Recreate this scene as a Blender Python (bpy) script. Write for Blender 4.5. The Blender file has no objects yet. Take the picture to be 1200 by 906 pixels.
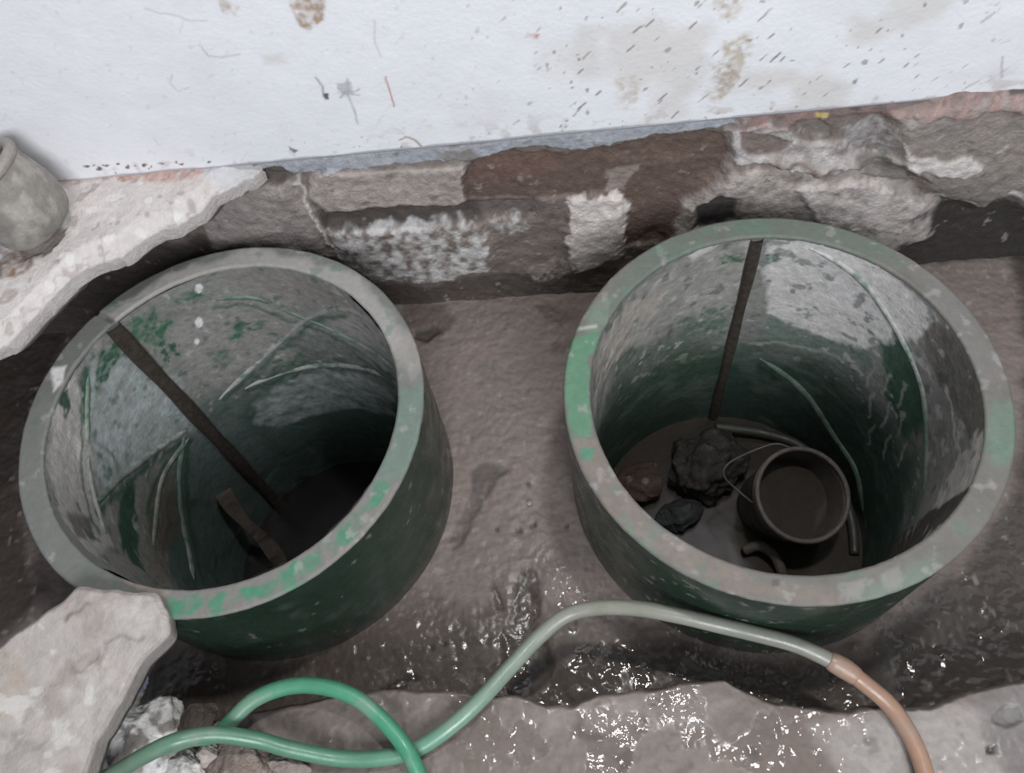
import bpy, math, random
import numpy as np
from mathutils import Matrix, Vector

# ------------------------------------------------------------------ camera
F, PITCH, ROLL, CAMZ = 999.62, math.radians(60.915), math.radians(-11.262), 1.591
cp, sp, cr, sr = math.cos(PITCH), math.sin(PITCH), math.cos(ROLL), math.sin(ROLL)
_r, _u, _b = np.array([1., 0, 0]), np.array([0, sp, cp]), np.array([0, -cp, sp])
VR, VU, VB = cr*_r + sr*_u, -sr*_r + cr*_u, _b
scene = bpy.context.scene
col = scene.collection
cam_d = bpy.data.cameras.new('camera')
cam = bpy.data.objects.new('camera', cam_d)
col.objects.link(cam)
cam_d.sensor_width = 36.0
cam_d.lens = F/1200*36.0
cam_d.clip_start = 0.02
M4 = Matrix(((VR[0], VU[0], VB[0], 0), (VR[1], VU[1], VB[1], 0), (VR[2], VU[2], VB[2], CAMZ), (0, 0, 0, 1)))
cam.matrix_world = M4
scene.camera = cam

# ------------------------------------------------------------------ light
scene.view_settings.view_transform = 'Standard'
scene.view_settings.look = 'None'
scene.view_settings.gamma = 1.0
scene.view_settings.use_curve_mapping = False
scene.view_settings.exposure = 0.0
world = bpy.data.worlds.new('world')
scene.world = world
world.use_nodes = True
wb = world.node_tree.nodes['Background']
wb.inputs['Color'].default_value = (0.86, 0.92, 1.0, 1)
wb.inputs['Strength'].default_value = 0.26


def area(name, loc, target, sx, sy, power, color):
    d = bpy.data.lights.new(name, 'AREA')
    d.shape = 'RECTANGLE'
    d.size, d.size_y = sx, sy
    d.energy = power
    d.color = color
    o = bpy.data.objects.new(name, d)
    col.objects.link(o)
    o.location = loc
    o.rotation_euler = (Vector(target) - Vector(loc)).to_track_quat('-Z', 'Y').to_euler()
    return o


area('daylight_doorway', (0.2, -2.1, 2.6), (0.0, 0.9, 0.3), 1.5, 1.5, 118, (0.93, 0.96, 1.0))
area('ceiling_lamp', (0.50, 0.72, 2.9), (0.45, 0.5, 0), 0.18, 0.14, 26, (1.0, 0.98, 0.95))


# ------------------------------------------------------------------ pixel helpers (a pixel of the 1200x906 photo -> a point on a surface)
CAMP = np.array([0, 0, CAMZ])


def ray(x, y):
    return (x-600)/F*VR + (453-y)/F*VU - VB


def at(x, y, z):
    d = ray(x, y)
    return CAMP + d*((z-CAMZ)/d[2])


RO, RI = 0.350, 0.306
RIMZ = 0.35
CL = np.array([-0.495, 0.754])
CR = np.array([0.424, 0.591])


def cyl(x, y, c, R=RI):
    """pixel -> (theta*R, z) on the far inside of a ring"""
    d = ray(x, y)
    a = d[:2] @ d[:2]
    b = -2*(d[:2] @ c)
    cc = c @ c - R*R
    D = max(b*b - 4*a*cc, 0)
    t = (-b + D**.5)/(2*a)
    X = CAMP + d*t
    th = math.atan2(X[1]-c[1], X[0]-c[0])
    if th < -math.pi/2:                        # the cut lies at the near side, out of sight
        th += 2*math.pi
    return th, X[2]


WD = np.array([0.9903, -0.1388, 0.])      # along the back wall
WN = np.array([0.1388, 0.9903, 0.])       # into the back wall
WK = float(np.array([-0.194, 1.14, 0]) @ WN)
WZ = 0.50                                 # foot of the white wall


def wall_pt(x, y):
    d = ray(x, y)
    X = CAMP + d*((WK - CAMP @ WN)/(d @ WN))
    return float(X @ WD), float(X[2])


# ------------------------------------------------------------------ noise
_rng = np.random.RandomState(7)
_perm = _rng.permutation(512)
_perm = np.concatenate([_perm, _perm, _perm])
_val = _rng.rand(512)


def vnoise(P):
    i = np.floor(P).astype(int)
    f = P - i
    f = f*f*(3-2*f)
    i = i & 511

    def h(a, b, c):
        return _val[_perm[_perm[_perm[(i[:, 0]+a) & 511] + ((i[:, 1]+b) & 511)] + ((i[:, 2]+c) & 511)] & 511]
    x0 = h(0, 0, 0)*(1-f[:, 0]) + h(1, 0, 0)*f[:, 0]
    x1 = h(0, 1, 0)*(1-f[:, 0]) + h(1, 1, 0)*f[:, 0]
    y0 = x0*(1-f[:, 1]) + x1*f[:, 1]
    x0 = h(0, 0, 1)*(1-f[:, 0]) + h(1, 0, 1)*f[:, 0]
    x1 = h(0, 1, 1)*(1-f[:, 0]) + h(1, 1, 1)*f[:, 0]
    y1 = x0*(1-f[:, 1]) + x1*f[:, 1]
    return y0*(1-f[:, 2]) + y1*f[:, 2]


def fbm(P, scale, octv=4, seed=0.0, gain=0.5):
    """0..1, mean 0.5"""
    P = np.asarray(P, float)
    if P.shape[1] == 2:
        P = np.concatenate([P, np.zeros((len(P), 1))], 1)
    P = P*scale + seed*17.31 + 0.37
    s, a, tot = 0, 1.0, 0
    for k in range(octv):
        s = s + a*vnoise(P)
        tot += a
        a *= gain
        P = P*2.03 + 11.7
    return s/tot


def sstep(a, b, x):
    t = np.clip((x-a)/(b-a), 0, 1)
    return t*t*(3-2*t)


def seg_dist(P, A, B):
    d = B - A
    t = np.clip(((P-A) @ d)/max(d @ d, 1e-12), 0, 1)
    return np.linalg.norm(P - A - t[:, None]*d, axis=1)


class Paint:
    """colour and relief over a surface laid out in its own 2-D metric coordinates"""
    def __init__(self, P2, base):
        self.P = np.asarray(P2, float)
        n = len(self.P)
        self.C = np.tile(np.array(base, float), (n, 1)) if np.ndim(base) == 1 else np.array(base, float)
        self.h = np.zeros(n)
        self.seed = 1.0

    def _mask(self, pts, soft, warp, wscale, closed, width):
        pts = np.array(pts, float)
        pad = soft*2 + warp*1.2 + width
        lo, hi = pts.min(0)-pad, pts.max(0)+pad
        idx = np.where((self.P >= lo).all(1) & (self.P <= hi).all(1))[0]
        if len(idx) == 0:
            return idx, None
        self.seed += 1.0
        Q = self.P[idx]
        if warp > 0:
            Q = Q + warp*2*np.stack([fbm(Q, wscale, 3, self.seed)-.5, fbm(Q, wscale, 3, self.seed+50)-.5], 1)
        d = np.full(len(Q), 1e9)
        m = len(pts)
        for i in range(m if closed else m-1):
            d = np.minimum(d, seg_dist(Q, pts[i], pts[(i+1) % m]))
        if closed:
            ins = np.zeros(len(Q), bool)
            for i in range(m):
                a, b = pts[i], pts[(i+1) % m]
                c = (a[1] > Q[:, 1]) != (b[1] > Q[:, 1])
                with np.errstate(divide='ignore', invalid='ignore'):
                    xx = (b[0]-a[0])*(Q[:, 1]-a[1])/(b[1]-a[1]+1e-15)+a[0]
                ins ^= c & (Q[:, 0] < xx)
            d = np.where(ins, -d, d)
        else:
            d = d - width
        return idx, 1 - sstep(-soft, soft, d)

    def poly(self, pts, color=None, soft=.004, warp=.012, wscale=40, amt=1.0, h=0.0, grain=0.0, gscale=120, closed=True, width=0.0, hs=None):
        if h and hs:
            idx, m = self._mask(pts, hs, warp, wscale, closed, width)
            if m is not None:
                self.h[idx] += m*h
            h = 0
        idx, m = self._mask(pts, soft, warp, wscale, closed, width)
        if m is None:
            return
        if h:
            self.h[idx] += m*h
        if color is not None:
            if grain:
                m = np.clip(m*amt*(1 + grain*2*(fbm(self.P[idx], gscale, 3, self.seed+9)-.5)*2 - grain*.5), 0, 1)
                m = sstep(.2, .6, m) if grain >= 1 else m
            else:
                m = m*amt
            self.C[idx] = self.C[idx]*(1-m[:, None]) + np.array(color)*m[:, None]

    def line(self, pts, color=None, width=.003, **k):
        self.poly(pts, color, closed=False, width=width, **k)

    def speck(self, color, scale, thresh, seed, region=None, soft=.03, amt=1.0, octv=2):
        n = fbm(self.P, scale, octv, seed)
        m = sstep(thresh, thresh+soft, n)*amt
        if region is not None:
            m = m*region
        self.C = self.C*(1-m[:, None]) + np.array(color)*m[:, None]


# ------------------------------------------------------------------ materials
def mat(name, rough=.6, rvar=.1, rscale=30, bump=.3, bscale=60, bfine=220, color=None, var=.25, spec=.5, coat=0.0, metallic=0.0, vscale=25, bdist=.01, wetr=None, fine=.3, bdetail=6):
    m = bpy.data.materials.new(name)
    m.use_nodes = True
    nt = m.node_tree
    N, L = nt.nodes, nt.links
    bs = N['Principled BSDF']
    tc = N.new('ShaderNodeTexCoord')
    if color is None:
        src = N.new('ShaderNodeAttribute')
        src.attribute_name = 'Col'
        cs = src.outputs['Color']
    else:
        src = N.new('ShaderNodeRGB')
        src.outputs[0].default_value = (*color, 1)
        cs = src.outputs[0]
    nz = N.new('ShaderNodeTexNoise')
    nz.inputs['Scale'].default_value = vscale*3
    nz.inputs['Detail'].default_value = 8
    nz.inputs['Roughness'].default_value = .65
    L.new(tc.outputs['Object'], nz.inputs['Vector'])
    mr = N.new('ShaderNodeMapRange')
    mr.inputs['From Min'].default_value = .3
    mr.inputs['From Max'].default_value = .7
    mr.inputs['To Min'].default_value = 1-var
    mr.inputs['To Max'].default_value = 1+var
    L.new(nz.outputs[0], mr.inputs['Value'])
    mx = N.new('ShaderNodeVectorMath')
    mx.operation = 'SCALE'
    L.new(cs, mx.inputs[0])
    L.new(mr.outputs[0], mx.inputs['Scale'])
    L.new(mx.outputs[0], bs.inputs['Base Color'])
    # roughness
    n2 = N.new('ShaderNodeTexNoise')
    n2.inputs['Scale'].default_value = rscale
    n2.inputs['Detail'].default_value = 5
    L.new(tc.outputs['Object'], n2.inputs['Vector'])
    r2 = N.new('ShaderNodeMapRange')
    r2.inputs['From Min'].default_value = .35
    r2.inputs['From Max'].default_value = .65
    r2.inputs['To Min'].default_value = max(rough-rvar, .03)
    r2.inputs['To Max'].default_value = min(rough+rvar, 1)
    L.new(n2.outputs[0], r2.inputs['Value'])
    if wetr is not None:
        wm = N.new('ShaderNodeMapRange')          # wet ground: smoother where the attribute's alpha says so
        L.new(src.outputs['Alpha'], wm.inputs['Value'])
        L.new(r2.outputs[0], wm.inputs['To Min'])
        wm.inputs['To Max'].default_value = wetr
        L.new(wm.outputs[0], bs.inputs['Roughness'])
    else:
        L.new(r2.outputs[0], bs.inputs['Roughness'])
    bs.inputs['Specular IOR Level'].default_value = spec
    bs.inputs['Metallic'].default_value = metallic
    if coat:
        bs.inputs['Coat Weight'].default_value = coat
        bs.inputs['Coat Roughness'].default_value = .12
    if bump:
        b1 = N.new('ShaderNodeTexNoise')
        b1.inputs['Scale'].default_value = bscale
        b1.inputs['Detail'].default_value = bdetail
        b1.inputs['Roughness'].default_value = .6
        L.new(tc.outputs['Object'], b1.inputs['Vector'])
        b2 = N.new('ShaderNodeTexNoise')
        b2.inputs['Scale'].default_value = bfine
        b2.inputs['Detail'].default_value = 3
        L.new(tc.outputs['Object'], b2.inputs['Vector'])
        ad = N.new('ShaderNodeMath')
        ad.operation = 'MULTIPLY_ADD'
        L.new(b2.outputs[0], ad.inputs[0])
        ad.inputs[1].default_value = fine
        L.new(b1.outputs[0], ad.inputs[2])
        bp = N.new('ShaderNodeBump')
        bp.inputs['Strength'].default_value = bump
        bp.inputs['Distance'].default_value = bdist
        L.new(ad.outputs[0], bp.inputs['Height'])
        L.new(bp.outputs[0], bs.inputs['Normal'])
    return m


M_WALL = mat('whitewash', .8, .08, 10, .12, 30, 120, var=.03, vscale=6)
M_FOUND = mat('broken_masonry', .8, .12, 30, .5, 45, 180, var=.22)
M_MUD = mat('wet_mud_floor', .62, .15, 14, .55, 42, 150, var=.14, spec=.5, wetr=.05, fine=.10, bdetail=1.2)
M_STEP = mat('wet_concrete', .6, .15, 16, .55, 42, 150, var=.12, spec=.5, wetr=.05, fine=.10, bdetail=1.2)
M_PLASTER = mat('broken_plaster', .75, .1, 30, .35, 50, 200, var=.1)
M_OUT = mat('glossy_green_paint', .3, .1, 20, .12, 25, 90, var=.2, spec=.5)
M_RIM = mat('worn_green_rim', .62, .12, 30, .18, 70, 250, var=.1)
M_IN = mat('smeared_green_lining', .55, .16, 20, .3, 50, 190, var=.22)
M_SEAM = mat('rusty_strip', .6, .15, 40, .3, 80, 250, color=(.045, .035, .028), var=.4)
M_HOSE = mat('hose_rubber', .36, .08, 40, .06, 60, 200, var=.06, spec=.5)
M_STONE = mat('rubble_stone', .75, .15, 30, .6, 60, 200, var=.25)
M_BUCKET = mat('muddy_bucket', .6, .15, 30, .3, 50, 180, var=.2)
M_WATER = mat('muddy_water', .16, .06, 8, .05, 14, 40, color=(.045, .037, .031), var=.15)
M_BLACKWATER = mat('black_water', .25, .04, 8, .05, 14, 40, color=(.012, .010, .010), var=.2)
M_DARK = mat('black_rubber', .5, .15, 30, .2, 60, 200, color=(.02, .02, .02), var=.3)
M_WIRE = mat('old_wire', .55, .1, 40, .1, 60, 200, color=(.10, .09, .08), var=.2, metallic=.4)
M_WOOD = mat('wet_wood', .6, .15, 30, .4, 60, 220, var=.25)


# ------------------------------------------------------------------ mesh helpers
def link(name, me, m, parent=None):
    o = bpy.data.objects.new(name, me)
    col.objects.link(o)
    if m:
        me.materials.append(m)
    if parent is not None:
        o.parent = parent
    return o


def raw_mesh(name, V, faces, C=None, smooth=True, wet=None):
    me = bpy.data.meshes.new(name)
    V = np.asarray(V, float)
    faces = np.asarray(faces, int)
    nf, k = faces.shape
    me.vertices.add(len(V))
    me.vertices.foreach_set('co', V.ravel())
    me.loops.add(nf*k)
    me.loops.foreach_set('vertex_index', faces.ravel())
    me.polygons.add(nf)
    me.polygons.foreach_set('loop_start', np.arange(0, nf*k, k))
    me.polygons.foreach_set('use_smooth', np.full(nf, smooth))
    me.update(calc_edges=True)
    if C is not None:
        a = me.attributes.new('Col', 'FLOAT_COLOR', 'POINT')
        w = np.zeros(len(C)) if wet is None else wet
        a.data.foreach_set('color', np.concatenate([C, w[:, None]], 1).ravel())
    me.validate()
    return me


def grid_faces(nu, nv, closed_u=False, flip=False):
    I = np.arange(nu*nv).reshape(nu, nv)
    if closed_u:
        I = np.concatenate([I, I[:1]], 0)
    a, b, c, d = I[:-1, :-1], I[1:, :-1], I[1:, 1:], I[:-1, 1:]
    f = np.stack([a, b, c, d], -1).reshape(-1, 4)
    return f[:, ::-1] if flip else f


def tag(o, label, cat, group=None, kind=None):
    o['label'] = label
    o['category'] = cat
    if group:
        o['group'] = group
    if kind:
        o['kind'] = kind
    return o


def struct(o):
    o['kind'] = 'structure'
    return o


def thing(name, loc, label, cat, group=None):
    o = bpy.data.objects.new(name, None)
    col.objects.link(o)
    o.location = loc
    o.empty_display_size = .05
    return tag(o, label, cat, group)


def child(name, V, faces, C, m, root):
    """part in world coordinates, stored relative to an unrotated root"""
    V = np.asarray(V, float) - np.array(root.location)
    return link(name, raw_mesh(name, V, faces, C), m, root)


def spline(pts, n):
    """Catmull-Rom through pts, n samples evenly spread along it"""
    P = np.array(pts, float)
    P = np.concatenate([[2*P[0]-P[1]], P, [2*P[-1]-P[-2]]])
    out = []
    for i in range(1, len(P)-2):
        t = np.linspace(0, 1, 24, endpoint=False)[:, None]
        a, b, c, d = P[i-1], P[i], P[i+1], P[i+2]
        out.append(.5*((2*b) + (c-a)*t + (2*a-5*b+4*c-d)*t*t + (3*b-a-3*c+d)*t**3))
    out = np.concatenate(out + [P[-2:-1]])
    L = np.concatenate([[0], np.cumsum(np.linalg.norm(np.diff(out, axis=0), axis=1))])
    s = np.linspace(0, L[-1], n)
    return np.stack([np.interp(s, L, out[:, k]) for k in range(out.shape[1])], 1)


def tube(path, rad, nseg=14, caps=True, flat=None):
    """rad may be an array; returns V, faces, index of ring per vertex"""
    path = np.asarray(path, float)
    n = len(path)
    rad = np.full(n, rad) if np.ndim(rad) == 0 else np.asarray(rad)
    T = np.gradient(path, axis=0)
    T /= np.linalg.norm(T, axis=1)[:, None] + 1e-12
    up = np.array([0, 0, 1.]) if abs(T[0, 2]) < .9 else np.array([1., 0, 0])
    nrm = up - T[0]*(up @ T[0])
    nrm /= np.linalg.norm(nrm)
    V = []
    a = np.linspace(0, 2*np.pi, nseg, endpoint=False)
    for i in range(n):
        nrm = nrm - T[i]*(nrm @ T[i])
        nrm /= np.linalg.norm(nrm)
        b = np.cross(T[i], nrm)
        V.append(path[i] + rad[i]*(np.cos(a)[:, None]*nrm + np.sin(a)[:, None]*b))
    if caps:
        V = [np.tile(path[0], (nseg, 1))] + V + [np.tile(path[-1], (nseg, 1))]
    V = np.array(V)
    m = len(V)
    I = np.arange(m*nseg).reshape(m, nseg)
    J = np.roll(I, -1, 1)
    f = np.stack([I[:-1], J[:-1], J[1:], I[1:]], -1).reshape(-1, 4)
    return V.reshape(-1, 3), f, m


def lathe(profile, n=64):
    """profile [(r,z)...] -> V, faces about z"""
    pr = np.array(profile, float)
    a = np.linspace(0, 2*np.pi, n, endpoint=False)
    V = np.stack([np.outer(np.cos(a), pr[:, 0]), np.outer(np.sin(a), pr[:, 0]), np.tile(pr[:, 1], (n, 1))], -1)
    return V.reshape(-1, 3), grid_faces(n, len(pr), True)


def frame(axis):
    z = np.array(axis, float)
    z /= np.linalg.norm(z)
    x = np.cross([0, 1., 0], z)
    x /= np.linalg.norm(x)
    return np.stack([x, np.cross(z, x), z], 1)     # columns


# ================================================================== SETTING
# ---------------- white wall
def nonuni(a, b, c, d, fine, coarse):
    return np.concatenate([np.linspace(a, b, coarse, endpoint=False), np.linspace(b, c, fine, endpoint=False), np.linspace(c, d, coarse)])


def W(*pts):
    return [wall_pt(x, y) for x, y in pts]


def wall_surface(S, Z):
    SS, ZZ = np.meshgrid(S, Z, indexing='ij')
    return np.stack([SS.ravel(), ZZ.ravel()], 1)


S = nonuni(-3.0, -1.1, 1.05, 3.0, 900, 20)
Z = np.concatenate([np.linspace(WZ, .93, 190, endpoint=False), np.linspace(.93, 2.7, 12)])
P2 = wall_surface(S, Z)
pt = Paint(P2, (.80, .80, .83))
big = fbm(P2, 3.5, 3, 3)
pt.C *= (1 + .06*(big-.5))[:, None]
# dirty beige smears
dirt = (.50, .44, .38)
right = sstep(-.25, .12, P2[:, 0])*(1-sstep(.55, .8, P2[:, 0]))
pt.speck((.62, .58, .54), 9, .58, 5, right, .15, .55, 3)
Pa = P2 @ np.array([[1, .55], [-.9, .55]])/1.1
q_ = sstep(.76, .82, fbm(Pa*np.array([1.25, .85]), 85, 2, 6))*(.15+.7*right)
pt.C = pt.C*(1-q_[:, None]) + np.array((.40, .35, .33))*q_[:, None]
q_ = sstep(.80, .86, fbm(P2, 80, 2, 8))*(.15+.7*right)
pt.C = pt.C*(1-q_[:, None]) + np.array((.30, .26, .24))*q_[:, None]
near = 1 - sstep(WZ, WZ+.07, P2[:, 1])
pt.speck((.50, .46, .44), 40, .60, 9, near, .12, .6, 3)
pt.speck((.14, .12, .11), 110, .80, 14, near, .02, .9)
pt.poly(W((338, 0), (350, 22), (362, 32), (380, 18), (382, 0), (378, -30), (345, -30)), (.42, .31, .24), .004, .008, 60, .9, grain=.6)
pt.poly(W((352, 5), (362, 18), (372, 8)), (.75, .70, .66), .004, .006, 60, .7)
pt.poly(W((256, -10), (262, 10), (276, 14), (280, 0)), (.50, .42, .36), .003, .006, 60, .8, grain=.6)
pt.line(W((170, 3), (215, 16), (243, 19)), (.62, .60, .60), .0012, soft=.002, warp=.006)
pt.line(W((236, 46), (245, 58), (262, 62), (280, 56)), (.55, .52, .52), .0012, soft=.002, warp=.006)
pt.line(W((203, 82), (200, 92), (210, 102), (222, 96)), (.62, .60, .60), .001, soft=.002, warp=.004)
pt.line(W((370, 85), (378, 96), (382, 108)), (.35, .34, .36), .0014, soft=.002, warp=.005)
pt.poly(W((380, 103), (386, 103), (386, 111), (382, 111)), (.12, .12, .13), .0015, .002, 80)
for q in (((404, 103), (396, 95)), ((404, 103), (408, 88)), ((404, 103), (422, 98)), ((404, 103), (398, 108)), ((404, 103), (420, 106))):
    pt.line(W(*q), (.42, .42, .44), .0012, soft=.002, warp=.006)
pt.line(W((406, 100), (413, 118), (421, 139)), (.38, .38, .40), .001, soft=.0016, warp=.003)
pt.poly(W((396, 92), (412, 90), (414, 105), (400, 106)), (.45, .45, .47), .004, .008, 60, .8)
pt.line(W((452, 83), (456, 97), (462, 118)), (.50, .26, .22), .0013, soft=.0015, warp=.004)
pt.line(W((468, 158), (476, 154), (487, 158), (495, 167)), (.36, .28, .20), .0016, soft=.0015, warp=.004)
pt.line(W((440, 20), (438, 45), (445, 60)), (.62, .60, .58), .0012, soft=.002, warp=.005)
pt.poly(W((338, 165), (350, 170), (345, 173)), (.25, .23, .22), .001, .003, 80)
pt.poly(W((305, 60), (330, 55), (335, 68), (310, 70)), (.66, .63, .61), .006, .01, 50, .6)
pt.poly(W((850, 38), (872, 30), (882, 48), (868, 82), (858, 98), (842, 115), (830, 105), (838, 80)), (.55, .48, .40), .008, .016, 50, .85, grain=.7)
pt.poly(W((832, 70), (856, 65), (866, 90), (850, 100), (838, 95)), (.38, .31, .26), .004, .012, 60, .7, grain=.8)
pt.poly(W((725, 85), (745, 80), (750, 110), (735, 122), (722, 112)), (.60, .54, .48), .008, .012, 50, .8, grain=.7)
pt.poly(W((835, -10), (868, -10), (862, 16), (845, 18)), (.55, .47, .40), .006, .012, 50, .8, grain=.7)
for (x, y, l) in ((905, 62, 8), (910, 58, 6), (902, 35, 5), (1028, 30, 6), (870, 90, 9), (760, 20, 9), (745, 28, 8), (775, 108, 9), (790, 128, 8), (680, 78, 5), (700, 103, 5), (682, 118, 8), (915, 62, 5), (1060, 70, 5), (738, 50, 8), (812, 22, 8)):
    pt.line(W((x-l*.5, y+l*.5), (x+l*.5, y-l*.4)), (.30, .26, .25), .0016, soft=.0016, warp=.003)
pt.poly(W((616, 30), (632, 34), (630, 40), (614, 37)), (.55, .36, .32), .002, .005, 60, .8, grain=.6)
pt.line(W((1172, 60), (1172, 85)), (.5, .48, .47), .0014, soft=.002, warp=.004)
rs_ = random.Random(4)
for x in (104, 112, 118, 125, 138, 152, 160, 171, 178, 190, 208, 214, 246):
    y0, w_, h_ = 191-(x-118)*.06+rs_.uniform(-4, 1), rs_.uniform(1.5, 4.5), rs_.uniform(1, 2)
    pt.poly(W((x-w_, y0), (x, y0-h_), (x+w_, y0-h_*.3), (x+w_*.4, y0+h_), (x-w_*.5, y0+h_*.8)), (.16, .13, .12), .0012, .006, 90)
# worn foot of the wall
foot = WZ + .004 + .006*fbm(P2, 30, 3, 31)
e = sstep(0, .003, foot-P2[:, 1])
pt.C = pt.C*(1-e[:, None]) + np.array((.42, .42, .45))*e[:, None]
off = .012 + .004*(fbm(P2, 6, 3, 12)-.5)
V = (WK - off)[:, None]*WN + P2[:, :1]*WD + np.stack([0*off, 0*off, P2[:, 1]], 1)
nz_ = len(Z)
# return edge under the plaster
Vg = V.reshape(len(S), nz_, 3)
Cg = pt.C.reshape(len(S), nz_, 3)
back = Vg[:, :1] + np.array(WN)*.03
Vg = np.concatenate([back, Vg], 1)
Cg = np.concatenate([Cg[:, :1]*.7, Cg], 1)
struct(link('wall_back', raw_mesh('wall_back', Vg.reshape(-1, 3), grid_faces(len(S), nz_+1), Cg.reshape(-1, 3)), M_WALL))

# ---------------- exposed foundation under it
S = nonuni(-3.0, -1.15, 1.15, 3.0, 760, 40)
Z = np.linspace(-.06, WZ+.012, 190)
P2 = wall_surface(S, Z)
pt = Paint(P2, (.185, .15, .132))
pt.C *= (1 + .5*(fbm(P2, 14, 4, 21)-.5))[:, None]
pt.h += .02*(fbm(P2, 9, 4, 22)-.5) + .008*(fbm(P2, 45, 3, 23)-.5)
DKB = (.085, .068, .06)
pt.poly(W((380, 318), (440, 333), (500, 340), (580, 322), (660, 322), (730, 316), (720, 362), (480, 380), (360, 370)), DKB, .008, .012, 30)
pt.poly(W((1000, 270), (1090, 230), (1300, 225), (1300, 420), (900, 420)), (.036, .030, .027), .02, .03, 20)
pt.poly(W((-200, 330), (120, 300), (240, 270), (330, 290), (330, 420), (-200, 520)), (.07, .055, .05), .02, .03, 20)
pt.poly(W((240, 250), (290, 215), (340, 205), (375, 255), (385, 300), (330, 300), (250, 290)), (.27, .235, .22), .01, .012, 30, 1, .018, hs=.03)
pt.poly(W((368, 200), (450, 196), (545, 192), (548, 234), (530, 243), (470, 238), (380, 248), (360, 228)), (.36, .31, .285), .003, .008, 35, 1, .012, hs=.008)
pt.poly(W((372, 250), (440, 246), (545, 243), (628, 236), (625, 258), (520, 264), (380, 270)), DKB, .004, .008, 30, 1, -.014, hs=.014)
RED = (.135, .092, .075)
pt.poly(W((543, 205), (556, 188), (600, 178), (660, 184), (700, 178), (760, 166), (825, 152), (848, 162), (856, 182), (835, 205), (800, 262), (780, 285), (735, 290), (728, 235), (690, 230), (640, 235), (545, 236)), RED, .004, .012, 35, 1, -.006)
pt.poly(W((560, 190), (610, 180), (660, 190), (650, 206), (600, 216), (555, 218)), (.175, .105, .085), .008, .012, 35, .7)
pt.poly(W((700, 190), (760, 178), (820, 180), (800, 192), (720, 200)), (.21, .145, .115), .006, .012, 35, .6, grain=.6)
pt.poly(W((548, 236), (690, 232), (715, 240), (665, 300), (580, 310), (575, 265)), (.165, .132, .118), .008, .014, 30, .9)
pt.poly(W((385, 275), (430, 265), (480, 262), (560, 260), (578, 285), (572, 318), (500, 333), (440, 328), (405, 312)), (.54, .52, .51), .006, .022, 45, 1, .010, grain=.75, gscale=60, hs=.02)
pt.poly(W((570, 262), (600, 255), (622, 270), (590, 276)), (.42, .40, .39), .005, .015, 45, .8, grain=.8)
pt.poly(W((668, 235), (722, 226), (736, 246), (730, 300), (695, 316), (676, 322), (664, 290)), (.60, .54, .51), .004, .018, 45, 1, .008, hs=.014)
pt.poly(W((620, 318), (665, 300), (670, 322), (630, 330)), (.35, .31, .29), .005, .02, 50, .8, grain=.8)
pt.poly(W((712, 205), (748, 196), (735, 226), (712, 228)), (.32, .26, .23), .005, .012, 40, .8)
# rubble bank behind the right ring
LR = (.42, .375, .35)
pt.poly(W((782, 285), (800, 240), (858, 195), (930, 185), (1010, 192), (1065, 205), (1098, 225), (1085, 275), (1010, 310), (800, 330)), LR, .008, .016, 30, 1, .024, grain=.5, gscale=40, hs=.035)
pt.poly(W((930, 210), (1010, 200), (1085, 225), (1050, 262), (960, 255)), (.52, .48, .46), .008, .016, 40, .8, .012, grain=.7, gscale=60)
pt.poly(W((815, 240), (840, 222), (862, 228), (858, 252), (830, 262), (812, 262)), (.095, .08, .075), .004, .01, 35, 1, -.015, hs=.012)
pt.poly(W((852, 148), (905, 142), (935, 160), (990, 168), (1004, 188), (960, 195), (900, 186), (862, 190)), (.48, .45, .44), .005, .014, 45, .9, .012, grain=.5, gscale=60)
pt.poly(W((866, 152), (900, 156), (928, 164), (905, 178), (872, 178)), (.21, .165, .15), .003, .01, 40, 1, -.008)
pt.poly(W((930, 145), (960, 141), (976, 150), (972, 164), (945, 164)), (.21, .18, .16), .004, .01, 40, 1, -.008)
pt.line(W((880, 192), (930, 184), (975, 198)), (.20, .16, .14), .006, soft=.005, warp=.012)
pt.poly(W((985, 150), (1020, 138), (1055, 150), (1050, 172), (1010, 185), (990, 170)), (.38, .36, .36), .006, .016, 40, .8, grain=.6)
# floor remnant on the right, jutting out over the dark hollow
pt.poly(W((1045, 128), (1120, 108), (1320, 88), (1320, 262), (1200, 240), (1183, 228), (1166, 228), (1147, 238), (1120, 228), (1098, 219), (1070, 196), (1040, 180)), (.27, .235, .215), .006, .010, 35, 1, .034, hs=.03)
pt.poly(W((1000, 178), (1060, 176), (1090, 200), (1050, 202), (1005, 198)), (.19, .17, .155), .004, .01, 35, 1, .01)
pt.poly(W((1090, 200), (1150, 198), (1200, 205), (1200, 236), (1166, 228), (1147, 236), (1110, 222)), (.21, .19, .175), .006, .01, 35, .9)
pt.poly(W((1056, 155), (1066, 170), (1100, 176), (1132, 168), (1144, 180), (1128, 192), (1090, 194), (1058, 184)), (.54, .50, .48), .003, .01, 45, 1, .006)
pt.line(W((1098, 219), (1120, 227), (1147, 237), (1168, 226)), (.58, .55, .54), .0045, soft=.003, warp=.008)
pt.line(W((1183, 212), (1205, 226)), (.58, .55, .54), .006, soft=.003, warp=.008)
pt.speck((.42, .38, .36), 50, .70, 41, sstep(.72, .8, P2[:, 0])*sstep(.36, .40, P2[:, 1]), .08, .6, 3)
pt.speck((.14, .07, .05), 45, .72, 43, sstep(.72, .8, P2[:, 0])*sstep(.36, .40, P2[:, 1]), .08, .6, 3)
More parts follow.
